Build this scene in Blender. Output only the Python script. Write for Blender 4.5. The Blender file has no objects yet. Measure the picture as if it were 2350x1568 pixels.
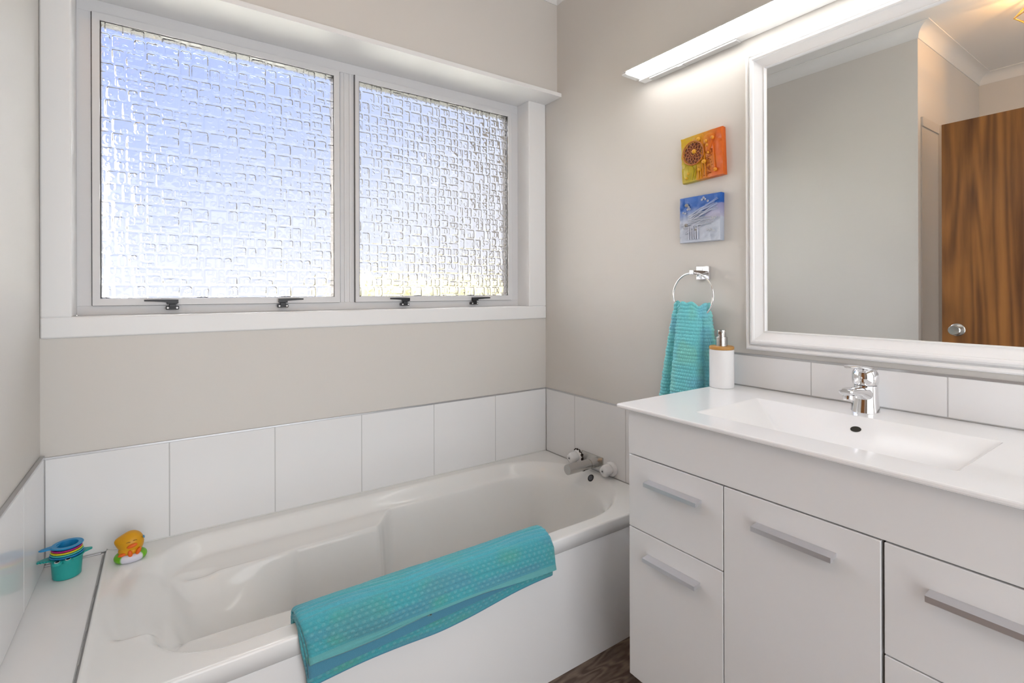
import bpy, bmesh, math, random
import numpy as np
from mathutils import Vector, Matrix
random.seed(7); rng = np.random.default_rng(11)
PI = math.pi
SC = bpy.context.scene
COL = SC.collection

# ------------------------------------------------------------------ camera
CAM = (-1.5089, -1.8964, 1.2)
YAW, ROLL, FPX, PX, PY = math.radians(34.633), math.radians(-0.161), 1154.0, 1174.06, 669.16
fwd = Vector((math.sin(YAW), math.cos(YAW), 0)); rt = Vector((math.cos(YAW), -math.sin(YAW), 0)); up = Vector((0, 0, 1))
r2 = rt*math.cos(ROLL) + up*math.sin(ROLL); u2 = up*math.cos(ROLL) - rt*math.sin(ROLL)
cd = bpy.data.cameras.new('camera'); cam = bpy.data.objects.new('camera', cd); COL.objects.link(cam)
M = Matrix((( r2.x, u2.x, -fwd.x, CAM[0]), (r2.y, u2.y, -fwd.y, CAM[1]), (r2.z, u2.z, -fwd.z, CAM[2]), (0, 0, 0, 1)))
cam.matrix_world = M
cd.sensor_width = 36; cd.sensor_fit = 'HORIZONTAL'; cd.lens = FPX/2350*36
cd.shift_x = (1175-PX)/2350; cd.shift_y = (PY-784)/2350
cd.clip_start = 0.02; cd.clip_end = 200
SC.camera = cam

# ------------------------------------------------------------------ colour management
vs = SC.view_settings
vs.view_transform = 'Standard'; vs.look = 'None'; vs.gamma = 1; vs.use_curve_mapping = False
vs.exposure = 0.84

# ------------------------------------------------------------------ sky
w = bpy.data.worlds.new('sky'); SC.world = w; w.use_nodes = True
nt = w.node_tree; nt.nodes.clear()
tc = nt.nodes.new('ShaderNodeTexCoord'); sp = nt.nodes.new('ShaderNodeSeparateXYZ')
nz = nt.nodes.new('ShaderNodeTexNoise'); nz.inputs['Scale'].default_value = 2.2; nz.inputs['Detail'].default_value = 4
mp = nt.nodes.new('ShaderNodeMapping'); mp.inputs['Scale'].default_value = (1, 1, 3)
ad = nt.nodes.new('ShaderNodeMath'); ad.operation = 'MULTIPLY_ADD'; ad.inputs[1].default_value = .35
sx = nt.nodes.new('ShaderNodeMath'); sx.operation = 'MULTIPLY_ADD'; sx.inputs[1].default_value = -.30
rp = nt.nodes.new('ShaderNodeValToRGB'); bg = nt.nodes.new('ShaderNodeBackground'); ow = nt.nodes.new('ShaderNodeOutputWorld')
L = nt.links
L.new(tc.outputs['Generated'], sp.inputs[0]); L.new(tc.outputs['Generated'], mp.inputs[0]); L.new(mp.outputs[0], nz.inputs['Vector'])
L.new(nz.outputs[0], ad.inputs[0]); L.new(sp.outputs[2], ad.inputs[2])
L.new(sp.outputs[0], sx.inputs[0]); L.new(ad.outputs[0], sx.inputs[2]); L.new(sx.outputs[0], rp.inputs[0])
cr = rp.color_ramp
cr.elements[0].position = .0; cr.elements[0].color = (.90, .90, .96, 1)
cr.elements[1].position = .85; cr.elements[1].color = (.30, .42, .92, 1)
e = cr.elements.new(.22); e.color = (.80, .85, 1.0, 1)
e = cr.elements.new(.50); e.color = (.55, .66, 1.0, 1)
hz = nt.nodes.new('ShaderNodeMapRange'); hz.inputs[1].default_value = .1; hz.inputs[2].default_value = -.5; L.new(sp.outputs[1], hz.inputs[0])
mxc = nt.nodes.new('ShaderNodeMixRGB'); mxc.inputs[2].default_value = (.96, .975, 1.0, 1); L.new(hz.outputs[0], mxc.inputs[0]); L.new(rp.outputs[0], mxc.inputs[1]); L.new(mxc.outputs[0], bg.inputs[0])
sg = nt.nodes.new('ShaderNodeMapRange'); sg.inputs[1].default_value = .25; sg.inputs[2].default_value = -.7   # sky behind the camera brightened, added as fill for the room
sg.inputs[3].default_value = .60; sg.inputs[4].default_value = 1.9; L.new(sp.outputs[1], sg.inputs[0])
# added sky glow to the west, east and overhead, strengthening the window light
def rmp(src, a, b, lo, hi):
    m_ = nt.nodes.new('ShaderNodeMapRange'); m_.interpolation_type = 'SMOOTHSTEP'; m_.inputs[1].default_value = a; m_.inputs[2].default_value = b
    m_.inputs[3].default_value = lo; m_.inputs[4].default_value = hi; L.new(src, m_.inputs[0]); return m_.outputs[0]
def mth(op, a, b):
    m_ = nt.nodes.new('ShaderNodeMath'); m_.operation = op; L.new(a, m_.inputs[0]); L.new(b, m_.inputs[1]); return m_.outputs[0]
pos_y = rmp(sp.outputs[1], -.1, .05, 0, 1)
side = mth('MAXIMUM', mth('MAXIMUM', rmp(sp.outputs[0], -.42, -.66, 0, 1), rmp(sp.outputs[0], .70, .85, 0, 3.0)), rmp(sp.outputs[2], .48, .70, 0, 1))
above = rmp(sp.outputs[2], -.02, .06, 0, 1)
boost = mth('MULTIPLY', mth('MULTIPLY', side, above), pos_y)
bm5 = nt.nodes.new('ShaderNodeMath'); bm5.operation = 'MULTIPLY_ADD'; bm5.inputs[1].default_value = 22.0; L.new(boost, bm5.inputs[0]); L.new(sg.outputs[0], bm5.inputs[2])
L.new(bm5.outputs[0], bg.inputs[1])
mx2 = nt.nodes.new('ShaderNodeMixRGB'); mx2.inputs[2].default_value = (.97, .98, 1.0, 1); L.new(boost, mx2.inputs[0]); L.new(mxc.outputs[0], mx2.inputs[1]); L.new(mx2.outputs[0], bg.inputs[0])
L.new(bg.outputs[0], ow.inputs[0])

def portal(name, loc, rot, sx_, sy_):
    l = bpy.data.lights.new(name, 'AREA'); l.shape = 'RECTANGLE'; l.size = sx_; l.size_y = sy_
    l.cycles.is_portal = True
    o = bpy.data.objects.new(name, l); COL.objects.link(o); o.location = loc; o.rotation_euler = rot
    return o
portal('window_daylight_portal', (-.91, .20, 1.60), (-PI/2, 0, 0), 1.7, 1.05)
portal('added_glazing_portal', (-1.015, -2.80, 1.08), (PI/2, 0, 0), 1.95, 2.2)  # samples sky through the opening added behind the camera

# ------------------------------------------------------------------ materials
MATS = {}
def mat(name, col=(.8, .8, .8), rough=.5, metal=0., spec=.5, bump=0., bscale=40., coat=0., emit=None, est=0., sss=0., trans=0., ior=1.45):
    if name in MATS: return MATS[name]
    m = bpy.data.materials.new(name); m.use_nodes = True; n = m.node_tree; b = n.nodes['Principled BSDF']
    b.inputs['Base Color'].default_value = (*col, 1); b.inputs['Roughness'].default_value = rough
    b.inputs['Metallic'].default_value = metal; b.inputs['Specular IOR Level'].default_value = spec
    b.inputs['Coat Weight'].default_value = coat; b.inputs['Coat Roughness'].default_value = .03
    b.inputs['IOR'].default_value = ior; b.inputs['Transmission Weight'].default_value = trans
    if sss: b.inputs['Subsurface Weight'].default_value = sss; b.inputs['Subsurface Radius'].default_value = (.01, .006, .004)
    if emit: b.inputs['Emission Color'].default_value = (*emit, 1); b.inputs['Emission Strength'].default_value = est
    t = n.nodes.new('ShaderNodeTexCoord'); z = n.nodes.new('ShaderNodeTexNoise'); z.inputs['Scale'].default_value = bscale; z.inputs['Detail'].default_value = 4
    n.links.new(t.outputs['Object'], z.inputs['Vector'])
    if bump:
        bp = n.nodes.new('ShaderNodeBump'); bp.inputs['Strength'].default_value = bump; bp.inputs['Distance'].default_value = .002
        n.links.new(z.outputs[0], bp.inputs['Height']); n.links.new(bp.outputs[0], b.inputs['Normal'])
    # a touch of procedural roughness variation
    mr = n.nodes.new('ShaderNodeMapRange'); mr.inputs[3].default_value = max(0., rough-.03); mr.inputs[4].default_value = min(1., rough+.03)
    n.links.new(z.outputs[0], mr.inputs[0]); n.links.new(mr.outputs[0], b.inputs['Roughness'])
    MATS[name] = m; return m

PAINT = mat('wall_paint', (.67, .645, .61), .5, bump=.12, bscale=60, spec=.35)
CEIL = mat('ceiling_paint', (.78, .78, .77), .6)
TRIM = mat('gloss_white_trim', (.84, .84, .84), .42, bump=.1, bscale=25)
ALU = mat('painted_aluminium', (.69, .69, .70), .4, bump=.05, bscale=80)
TILE = mat('white_glazed_tile', (.82, .82, .825), .09, spec=.22)
GROUT = mat('grout', (.56, .56, .56), .8)
METALTRIM = mat('metal_tile_trim', (.55, .55, .56), .3, .8)
ACRYL = mat('white_bath_acrylic', (.83, .83, .82), .09, spec=.45)
PANEL = mat('bath_panel_white', (.78, .78, .78), .24)
CERAM = mat('white_basin_ceramic', (.86, .86, .86), .10, spec=.3)
CAB = mat('white_cabinet_lacquer', (.77, .77, .77), .32, spec=.4)
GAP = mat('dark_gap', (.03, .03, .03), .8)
SATIN = mat('satin_handle_metal', (.62, .62, .64), .38, .75)
CHROME = mat('chrome', (.86, .86, .87), .05, 1.)
STEEL = mat('brushed_steel', (.55, .54, .52), .22, 1., bump=.15, bscale=200)
BLACK = mat('black_plastic', (.012, .012, .015), .35)
WHITEPL = mat('white_tap_plastic', (.85, .85, .86), .12, coat=.3)
SOAPW = mat('matt_white_ceramic', (.82, .82, .82), .4)
WOODL = mat('bamboo', (.50, .26, .07), .45, bump=.3, bscale=60)
CAULK = mat('grey_caulk', (.40, .40, .40), .7, bump=.5, bscale=90)
DARK = mat('dark_hole', (.02, .018, .012), .5)
GOLD = mat('gold_wire', (.9, .62, .22), .25, 1.)

def tree(m): return m.node_tree, m.node_tree.nodes, m.node_tree.links, m.node_tree.nodes['Principled BSDF']

# floor: dark smoked oak vinyl with cathedral grain
FLOOR = mat('wood_look_vinyl', (.10, .07, .05), .42)
n_, nn, ll, bs = tree(FLOOR)
t = nn.new('ShaderNodeTexCoord'); mp = nn.new('ShaderNodeMapping'); mp.inputs['Scale'].default_value = (1.6, 6.5, 1)
nz = nn.new('ShaderNodeTexNoise'); nz.inputs['Scale'].default_value = 1.5; nz.inputs['Detail'].default_value = 2
mu = nn.new('ShaderNodeMath'); mu.operation = 'MULTIPLY'; mu.inputs[1].default_value = 95
si = nn.new('ShaderNodeMath'); si.operation = 'SINE'
n2 = nn.new('ShaderNodeTexNoise'); n2.inputs['Scale'].default_value = 14; n2.inputs['Detail'].default_value = 6
mx = nn.new('ShaderNodeMath'); mx.operation = 'MULTIPLY_ADD'; mx.inputs[1].default_value = .22
rp = nn.new('ShaderNodeValToRGB')
rp.color_ramp.elements[0].position = .25; rp.color_ramp.elements[0].color = (.075, .045, .03, 1)
rp.color_ramp.elements[1].position = .85; rp.color_ramp.elements[1].color = (.20, .145, .11, 1)
ll.new(t.outputs['Object'], mp.inputs[0]); ll.new(mp.outputs[0], nz.inputs['Vector']); ll.new(mp.outputs[0], n2.inputs['Vector'])
ll.new(nz.outputs[0], mu.inputs[0]); ll.new(mu.outputs[0], si.inputs[0]); ll.new(si.outputs[0], mx.inputs[0]); ll.new(n2.outputs[0], mx.inputs[2])
ll.new(mx.outputs[0], rp.inputs[0]); ll.new(rp.outputs[0], bs.inputs['Base Color'])
bp = nn.new('ShaderNodeBump'); bp.inputs['Strength'].default_value = .3; bp.inputs['Distance'].default_value = .001
ll.new(mx.outputs[0], bp.inputs['Height']); ll.new(bp.outputs[0], bs.inputs['Normal'])

# door veneer
VENEER = mat('walnut_veneer', (.2, .1, .04), .35)
n_, nn, ll, bs = tree(VENEER)
t = nn.new('ShaderNodeTexCoord'); mp = nn.new('ShaderNodeMapping'); mp.inputs['Scale'].default_value = (1, 1.7, .13)
nz = nn.new('ShaderNodeTexNoise'); nz.inputs['Scale'].default_value = 2.2; nz.inputs['Detail'].default_value = 2; nz.inputs['Distortion'].default_value = .6
mu = nn.new('ShaderNodeMath'); mu.operation = 'MULTIPLY'; mu.inputs[1].default_value = 85
si = nn.new('ShaderNodeMath'); si.operation = 'SINE'
n2 = nn.new('ShaderNodeTexNoise'); n2.inputs['Scale'].default_value = 16; n2.inputs['Detail'].default_value = 5
mx = nn.new('ShaderNodeMath'); mx.operation = 'MULTIPLY_ADD'; mx.inputs[1].default_value = .13
rp = nn.new('ShaderNodeValToRGB')
rp.color_ramp.elements[0].position = .2; rp.color_ramp.elements[0].color = (.115, .042, .013, 1)
rp.color_ramp.elements[1].position = .8; rp.color_ramp.elements[1].color = (.35, .145, .036, 1)
ll.new(t.outputs['Object'], mp.inputs[0]); ll.new(mp.outputs[0], nz.inputs['Vector']); ll.new(mp.outputs[0], n2.inputs['Vector'])
ll.new(nz.outputs[0], mu.inputs[0]); ll.new(mu.outputs[0], si.inputs[0]); ll.new(si.outputs[0], mx.inputs[0]); ll.new(n2.outputs[0], mx.inputs[2])
ll.new(mx.outputs[0], rp.inputs[0]); ll.new(rp.outputs[0], bs.inputs['Base Color'])

# mirror glass
MIRROR = mat('silvered_mirror', (.90, .91, .90), .0, 1.)
for l in list(MIRROR.node_tree.links):
    if l.to_socket.name == 'Roughness': MIRROR.node_tree.links.remove(l)
MIRROR.node_tree.nodes['Principled BSDF'].inputs['Roughness'].default_value = 0

# patterned obscure glass: the relief is in the mesh
GLASS = bpy.data.materials.new('obscure_glass'); GLASS.use_nodes = True
n_ = GLASS.node_tree; n_.nodes.clear()
o_ = n_.nodes.new('ShaderNodeOutputMaterial'); tr = n_.nodes.new('ShaderNodeBsdfTransparent'); rf = n_.nodes.new('ShaderNodeBsdfRefraction'); gl = n_.nodes.new('ShaderNodeBsdfGlossy')
rf.inputs['IOR'].default_value = 1.24; rf.inputs['Roughness'].default_value = .03; gl.inputs['Roughness'].default_value = .05
m1 = n_.nodes.new('ShaderNodeMixShader'); m1.inputs[0].default_value = .66
m2 = n_.nodes.new('ShaderNodeMixShader'); fr = n_.nodes.new('ShaderNodeFresnel'); fr.inputs[0].default_value = 1.62
n_.links.new(tr.outputs[0], m1.inputs[1]); n_.links.new(rf.outputs[0], m1.inputs[2])
n_.links.new(fr.outputs[0], m2.inputs[0]); n_.links.new(m1.outputs[0], m2.inputs[1]); n_.links.new(gl.outputs[0], m2.inputs[2]); n_.links.new(m2.outputs[0], o_.inputs[0])

def vcol_mat(name, rough=.85, sheen=.3, bump=.5, bscale=500, spec=.3):
    m = mat(name, (.5, .5, .5), rough, bump=bump, bscale=bscale, spec=spec); n, nn, ll, bs = tree(m)
    a = nn.new('ShaderNodeAttribute'); a.attribute_name = 'Col'; ll.new(a.outputs['Color'], bs.inputs['Base Color'])
    bs.inputs['Sheen Weight'].default_value = sheen
    return m
TOWEL = vcol_mat('terry_towel')
DYE = vcol_mat('dyed_craft_paste', .35, 0, .4, 120, .5)
TOY = vcol_mat('painted_vinyl_toy', .38, 0, .05, 60, .5)

# ------------------------------------------------------------------ object helpers
WLOC = {}
def link(o, parent, origin):
    COL.objects.link(o)
    WLOC[o.name] = Vector(origin)
    if parent is not None:
        o.parent = parent; o.location = Vector(origin) - WLOC[parent.name]
    else: o.location = origin
    return o
def empty(name, loc, label=None, cat=None, group=None, kind=None):
    o = bpy.data.objects.new(name, None); o.empty_display_size = .05
    link(o, None, loc); return tag(o, label, cat, group, kind)
def tag(o, label=None, cat=None, group=None, kind=None):
    if label: o['label'] = label
    if cat: o['category'] = cat
    if group: o['group'] = group
    if kind: o['kind'] = kind
    return o
def O(name, bm, m, parent=None, origin=None, smooth=True, angle=35, label=None):
    bm.normal_update()
    if origin is None:
        co = np.array([v.co[:] for v in bm.verts]); lo, hi = co.min(0), co.max(0)
        origin = ((lo[0]+hi[0])/2, (lo[1]+hi[1])/2, lo[2])
    for v in bm.verts: v.co -= Vector(origin)
    me = bpy.data.meshes.new(name); bm.to_mesh(me); bm.free()
    mm = m if isinstance(m, (list, tuple)) else [m]
    for x in mm: me.materials.append(x)
    o = bpy.data.objects.new(name, me); link(o, parent, origin)
    if smooth:
        me.polygons.foreach_set('use_smooth', [True]*len(me.polygons))
        try: me.set_sharp_from_angle(angle=math.radians(angle))
        except Exception: pass
    if smooth:
        wn = o.modifiers.new('weighted_normals', 'WEIGHTED_NORMAL'); wn.keep_sharp = True; wn.weight = 70
    if label: o['label'] = label
    return o
def BM(): return bmesh.new()
def box(bm, x0, x1, y0, y1, z0, z1, bev=0., seg=2, mi=0):
    vs_ = [bm.verts.new(p) for p in ((x0,y0,z0),(x1,y0,z0),(x1,y1,z0),(x0,y1,z0),(x0,y0,z1),(x1,y0,z1),(x1,y1,z1),(x0,y1,z1))]
    fs = [bm.faces.new([vs_[i] for i in q]) for q in ((3,2,1,0),(4,5,6,7),(0,1,5,4),(1,2,6,5),(2,3,7,6),(3,0,4,7))]
    for f in fs: f.material_index = mi
    if bev:
        es = list({e for f in fs for e in f.edges})
        r = bmesh.ops.bevel(bm, geom=es, offset=bev, segments=seg, profile=.5, affect='EDGES')
        for f in r['faces']: f.material_index = mi
    return vs_
def loft(bm, rings, closed=True, cap0=False, cap1=False, mi=0, flip=False):
    R_ = [[bm.verts.new(p) for p in r] for r in rings]; n = len(R_[0])
    for a, b in zip(R_[:-1], R_[1:]):
        for i in range(n if closed else n-1):
            j = (i+1) % n
            q = [a[i], a[j], b[j], b[i]]
            if flip: q.reverse()
            f = bm.faces.new(q); f.material_index = mi
    for c, ring in ((cap0, R_[0][::-1]), (cap1, R_[-1])):
        if c:
            if flip: ring = ring[::-1]
            f = bm.faces.new(ring); f.material_index = mi
    return R_
def frame_of(d):
    d = Vector(d).normalized(); a = Vector((0, 0, 1)) if abs(d.z) < .9 else Vector((1, 0, 0))
    s = d.cross(a).normalized(); return s, s.cross(d).normalized(), d
def lathe(bm, prof, o=(0,0,0), d=(0,0,1), n=32, mi=0, cap0=True, cap1=True, sq=1., flute=0, famp=0.):
    """prof: list of (radius, height along d)"""
    s, t_, d = frame_of(d); o = Vector(o); rings = []
    for r, h in prof:
        ring = []
        for i in range(n):
            a = 2*PI*i/n; rr = r*(1+famp*math.cos(flute*a)) if flute else r
            ring.append(o + d*h + s*(rr*math.cos(a)) - t_*(rr*math.sin(a)*sq))
        rings.append(ring)
    return loft(bm, rings, True, cap0, cap1, mi, flip=True)
def cyl(bm, p0, p1, r, n=24, mi=0, bev=0.):
    p0, p1 = Vector(p0), Vector(p1); h = (p1-p0).length
    prof = [(r, 0), (r, h)] if not bev else [(r-bev, 0), (r-bev*.3, bev*.3), (r, bev), (r, h-bev), (r-bev*.3, h-bev*.3), (r-bev, h)]
    return lathe(bm, prof, p0, p1-p0, n, mi)
def tube(bm, pts, r, n=12, closed=False, mi=0, cap=True):
    pts = [Vector(p) for p in pts]; N = len(pts); rings = []; prev = None
    rr = r if callable(r) else (lambda i: r)
    for i in range(N):
        a = pts[i-1] if (i > 0 or closed) else pts[i]; b = pts[(i+1) % N] if (i < N-1 or closed) else pts[i]
        d = (b-a).normalized()
        if prev is None: s, t_, _ = frame_of(d)
        else:
            s = (prev - d*prev.dot(d)).normalized(); t_ = s.cross(d)
        prev = s
        rings.append([pts[i] + s*(rr(i)*math.cos(2*PI*k/n)) + t_*(rr(i)*math.sin(2*PI*k/n)) for k in range(n)])
    if closed: rings.append(rings[0])
    return loft(bm, rings, True, cap and not closed, cap and not closed, mi)
def ball(bm, c, rx, ry=None, rz=None, n=20, m_=12, mi=0, rot=None, fn=None):
    ry = ry or rx; rz = rz or rx; c = Vector(c); R_ = rot or Matrix.Identity(3); rings = []
    for j in range(m_+1):
        ph = -PI/2 + PI*j/m_; ph = max(min(ph, PI/2-.01), -PI/2+.01)
        ring = []
        for i in range(n):
            a = 2*PI*i/n; p = Vector((math.cos(a)*math.cos(ph), math.sin(a)*math.cos(ph), math.sin(ph)))
            if fn: p = fn(p)
            ring.append(c + R_ @ Vector((p.x*rx, p.y*ry, p.z*rz)))
        rings.append(ring)
    return loft(bm, rings, True, True, True, mi)
def rrect(x0, x1, y0, y1, r, z, k=6):
    pts = []
    for cx, cy, a0 in ((x1-r, y1-r, 0), (x0+r, y1-r, PI/2), (x0+r, y0+r, PI), (x1-r, y0+r, 3*PI/2)):
        for i in range(k+1):
            a = a0 + PI/2*i/k; pts.append((cx+r*math.cos(a), cy+r*math.sin(a), z))
    return pts
def grid(name, P, m, parent=None, col=None, origin=None, solid=0., closed_u=False, offset=-1, label=None):
    """P: (nu,nv,3) world points"""
    nu, nv = P.shape[:2]; V = P.reshape(-1, 3).astype(np.float64)
    if origin is None:
        lo, hi = V.min(0), V.max(0); origin = ((lo[0]+hi[0])/2, (lo[1]+hi[1])/2, lo[2])
    V = V - np.array(origin)
    iu = np.arange(nu if closed_u else nu-1); jv = np.arange(nv-1)
    I, J = np.meshgrid(iu, jv, indexing='ij'); I2 = (I+1) % nu
    F = np.stack([I*nv+J, I2*nv+J, I2*nv+J+1, I*nv+J+1], -1).reshape(-1, 4)
    me = bpy.data.meshes.new(name)
    me.vertices.add(len(V)); me.vertices.foreach_set('co', V.ravel())
    me.loops.add(F.size); me.loops.foreach_set('vertex_index', F.ravel())
    me.polygons.add(len(F)); me.polygons.foreach_set('loop_start', np.arange(len(F))*4); me.polygons.foreach_set('loop_total', np.full(len(F), 4))
    me.update(calc_edges=True); me.polygons.foreach_set('use_smooth', np.ones(len(F), bool))
    if col is not None:
        a = me.color_attributes.new('Col', 'FLOAT_COLOR', 'POINT')
        c4 = np.concatenate([col.reshape(-1, 3), np.ones((nu*nv, 1))], 1); a.data.foreach_set('color', c4.ravel().astype(np.float32))
    me.materials.append(m); o = bpy.data.objects.new(name, me); link(o, parent, origin)
    if solid:
        s = o.modifiers.new('thickness', 'SOLIDIFY'); s.thickness = solid; s.offset = offset
    if label: o['label'] = label
    return o
def paint_bm(o, fn):
    """object-own colour pattern stored per vertex: fn(world co)->rgb"""
    me = o.data; a = me.color_attributes.new('Col', 'FLOAT_COLOR', 'POINT'); w0 = WLOC[o.name]
    for i, v in enumerate(me.vertices): a.data[i].color = (*fn(v.co + w0), 1)
def flat_col(o, c): paint_bm(o, lambda p: c)
def struct(name, bm, m, label=None, **k):
    o = O(name, bm, m, **k); o['kind'] = 'structure'
    if label: o['label'] = label
    return o
def noise2(shape, cells, seed=0):
    r = np.random.default_rng(seed); g = r.standard_normal((cells[0]+3, cells[1]+3))
    x = np.linspace(0, cells[0], shape[0]); y = np.linspace(0, cells[1], shape[1])
    xi = np.clip(x.astype(int), 0, cells[0]-0); yi = np.clip(y.astype(int), 0, cells[1]-0); fx = x-xi; fy = y-yi
    fx = fx*fx*(3-2*fx); fy = fy*fy*(3-2*fy)
    a = g[np.ix_(xi, yi)]; b = g[np.ix_(xi+1, yi)]; c = g[np.ix_(xi, yi+1)]; d = g[np.ix_(xi+1, yi+1)]
    return (a*(1-fx)[:, None]+b*fx[:, None])*(1-fy)[None] + (c*(1-fx)[:, None]+d*fx[:, None])*fy[None]
def sstep(a, b, x): t = np.clip((x-a)/(b-a), 0, 1); return t*t*(3-2*t)

# ================================================================== ROOM
FZ = .013            # floor level
CZ = 2.595           # ceiling
XL = -1.795          # left wall paint
BY = .006            # back wall paint plane
Y1 = -.931           # where the left wall turns into the hall
SY = -2.72           # south wall
XH = -2.90           # hall far wall
WX0, WX1, WZ0, WZ1 = -1.7255, -.098, 1.131, 2.097   # window opening

bm = BM(); box(bm, XH-.1, .1, SY-.1, .18, FZ-.1, FZ); struct('floor', bm, FLOOR, 'dark brown wood look vinyl floor with swirling grain')
bm = BM(); box(bm, XH-.1, .1, SY-.1, .18, CZ, CZ+.1); struct('ceiling', bm, CEIL, 'white painted ceiling')
bm = BM()
box(bm, XL-.05, .1, BY, .16, FZ, WZ0-.03); box(bm, XL-.05, WX0-.02, BY, .16, WZ0-.03, WZ1+.018); box(bm, WX1+.02, .1, BY, .16, WZ0-.03, WZ1+.018)
box(bm, XL-.05, .1, -.085, .16, WZ1+.018, CZ)
struct('wall_back', bm, PAINT, 'beige painted wall around and above the window')
bm = BM(); box(bm, .004, .1, SY-.1, .16, FZ, CZ); struct('wall_right', bm, PAINT, 'beige painted wall carrying the mirror and the strip light')
bm = BM(); box(bm, XH-.1, XL, Y1, .16, FZ, CZ); struct('wall_left', bm, PAINT, 'beige painted wall at the head of the bath')
bm = BM(); box(bm, XH-.1, XH, SY, Y1, FZ, CZ); struct('wall_hall', bm, PAINT, 'beige wall seen far back in the mirror')
bm = BM()
box(bm, XH, .004, SY-.1, SY, 2.12, CZ); box(bm, XH, -1.95, SY-.1, SY, FZ, 2.12); box(bm, -.08, .004, SY-.1, SY, FZ, 2.12)
struct('wall_front', bm, PAINT, 'wall behind the camera')
bm = BM()
for x0, x1 in ((-1.95, -1.89), (-1.035, -.995), (-.14, -.08)): box(bm, x0, x1, SY-.08, SY-.02, FZ, 2.12, .004)
for z0, z1 in ((FZ, .08), (2.06, 2.12)): box(bm, -1.95, -.08, SY-.08, SY-.02, z0, z1, .004)
struct('added_glazing', bm, ALU, 'added glazed doors behind the camera for fill daylight')  # invented opening in the unseen wall, admits fill daylight

# coving (concave plaster) around the room outline
def cove(pts, closed=True, s=.055):
    """pts: outline of the room (walls) at ceiling height, counter-clockwise; cove profile mitred"""
    P = [Vector((x, y)) for x, y in pts]; n = len(P); prof = [(-.003, -s-.006), (.004, -s-.006), (.004, -s)]
    for i in range(9):
        a = PI/2*i/8; prof.append((.004+s*(1-math.cos(a)), -.005-s*(1-math.sin(a))+.005*(1-i/8)))
    prof += [(s+.010, -.005), (s+.010, .003)]
    nrm = []
    for i in range(n):
        d0 = (P[i]-P[i-1]).normalized(); d1 = (P[(i+1) % n]-P[i]).normalized()
        n0 = Vector((-d0.y, d0.x)); n1 = Vector((-d1.y, d1.x)); b = (n0+n1); b = b/ (1+n0.dot(n1)); nrm.append(b)
    bm = BM()
    for i in range(n):
        j = (i+1) % n
        a = [(P[i].x+nrm[i].x*q, P[i].y+nrm[i].y*q, CZ+h) for q, h in prof]; b = [(P[j].x+nrm[j].x*q, P[j].y+nrm[j].y*q, CZ+h) for q, h in prof]
        loft(bm, [a, b], closed=False)
    return bm
out = [(.004, SY), (.004, -.085), (XL, -.085), (XL, Y1), (XH, Y1), (XH, SY)]
struct('trim_1', cove(out), CEIL, 'white coving along the ceiling', angle=50)

# ---- tiles ---------------------------------------------------------
TT = .302
def tile_band(name, axis, plane, sgn, cuts, z0, z1, label, trim=True, thick=.006):
    """axis 'x': band on the back wall (varies in x, faces -y); 'y': on a side wall"""
    bm = BM(); g = .0014; bevel = .0012
    lo, hi = min(cuts), max(cuts)
    if axis == 'x': box(bm, lo, hi, plane+.0010, plane+thick, z0, z1, mi=1)
    else: box(bm, *(sorted((plane-sgn*.0010, plane-sgn*thick))), lo, hi, z0, z1, mi=1)
    for a, b in zip(cuts[:-1], cuts[1:]):
        a, b = min(a, b)+g, max(a, b)-g
        if axis == 'x': box(bm, a, b, plane, plane+thick-.001, z0+.002, z1-.001, bevel, 2)
        else: box(bm, *(sorted((plane, plane-sgn*(thick-.001)))), a, b, z0+.002, z1-.001, bevel, 2)
    if trim:
        if axis == 'x': box(bm, lo, hi, plane-.001, plane+thick+.003, z1, z1+.005, mi=2)
        else: box(bm, *(sorted((plane+sgn*.001, plane-sgn*(thick+.003)))), lo, hi, z1, z1+.005, mi=2)
    return struct(name, bm, [TILE, GROUT, METALTRIM], label)
BTZ = .437; TTZ = .7335
xs = [0, -.289]+[-.289-TT*i for i in range(1, 5)]+[-1.785]
tile_band('trim_2', 'x', 0, 1, xs, BTZ, TTZ, 'row of white glazed tiles above the bath along the window wall')
tile_band('trim_3', 'y', -.0, -1, [-.001, -.205, -.507, -.809, -.969], BTZ, TTZ, 'white glazed tiles behind the bath taps')
tile_band('trim_4', 'y', -1.785, 1, [-.001, -.253, -.555, -.70], BTZ, TTZ+.006, 'white glazed tiles at the head of the bath')
tile_band('trim_5', 'y', -.0, -1, [-.950, -1.205, -1.507, -1.85], .9005, .9975, 'low white tile splashback behind the basin')
# ledge between bath and left wall
bm = BM(); box(bm, -1.789, -1.6555, -.70, -.002, FZ, BTZ, .002)
struct('trim_6', bm, TILE, 'white tiled ledge between the bath and the left wall')
bm = BM()
box(bm, -1.6555, -1.6515, -.70, -.003, BTZ-.02, BTZ-.0005)
for i in range(22):
    y = -.02-.68*i/22; wv = .0022+.0012*math.sin(i*1.7)
    box(bm, -1.6585, -1.6575+wv, y-.031, y, BTZ-.004, BTZ+.0012)
struct('trim_7', bm, CAULK, 'cracked grey sealant line between ledge and bath')
bm = BM(); box(bm, -1.785, -1.662, -.010, -.0015, BTZ, BTZ+.004, .001)
struct('trim_8', bm, METALTRIM, 'thin metal strip where the ledge meets the tiles')

# ================================================================== WINDOW
win = empty('window_1', (-.91, .05, WZ0), 'white aluminium window with two patterned obscure glass panes', kind='structure')
bm = BM()
y0, y1 = -.001, .105
def rbox(bm, *a): box(bm, *a, .006, 3)
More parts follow.
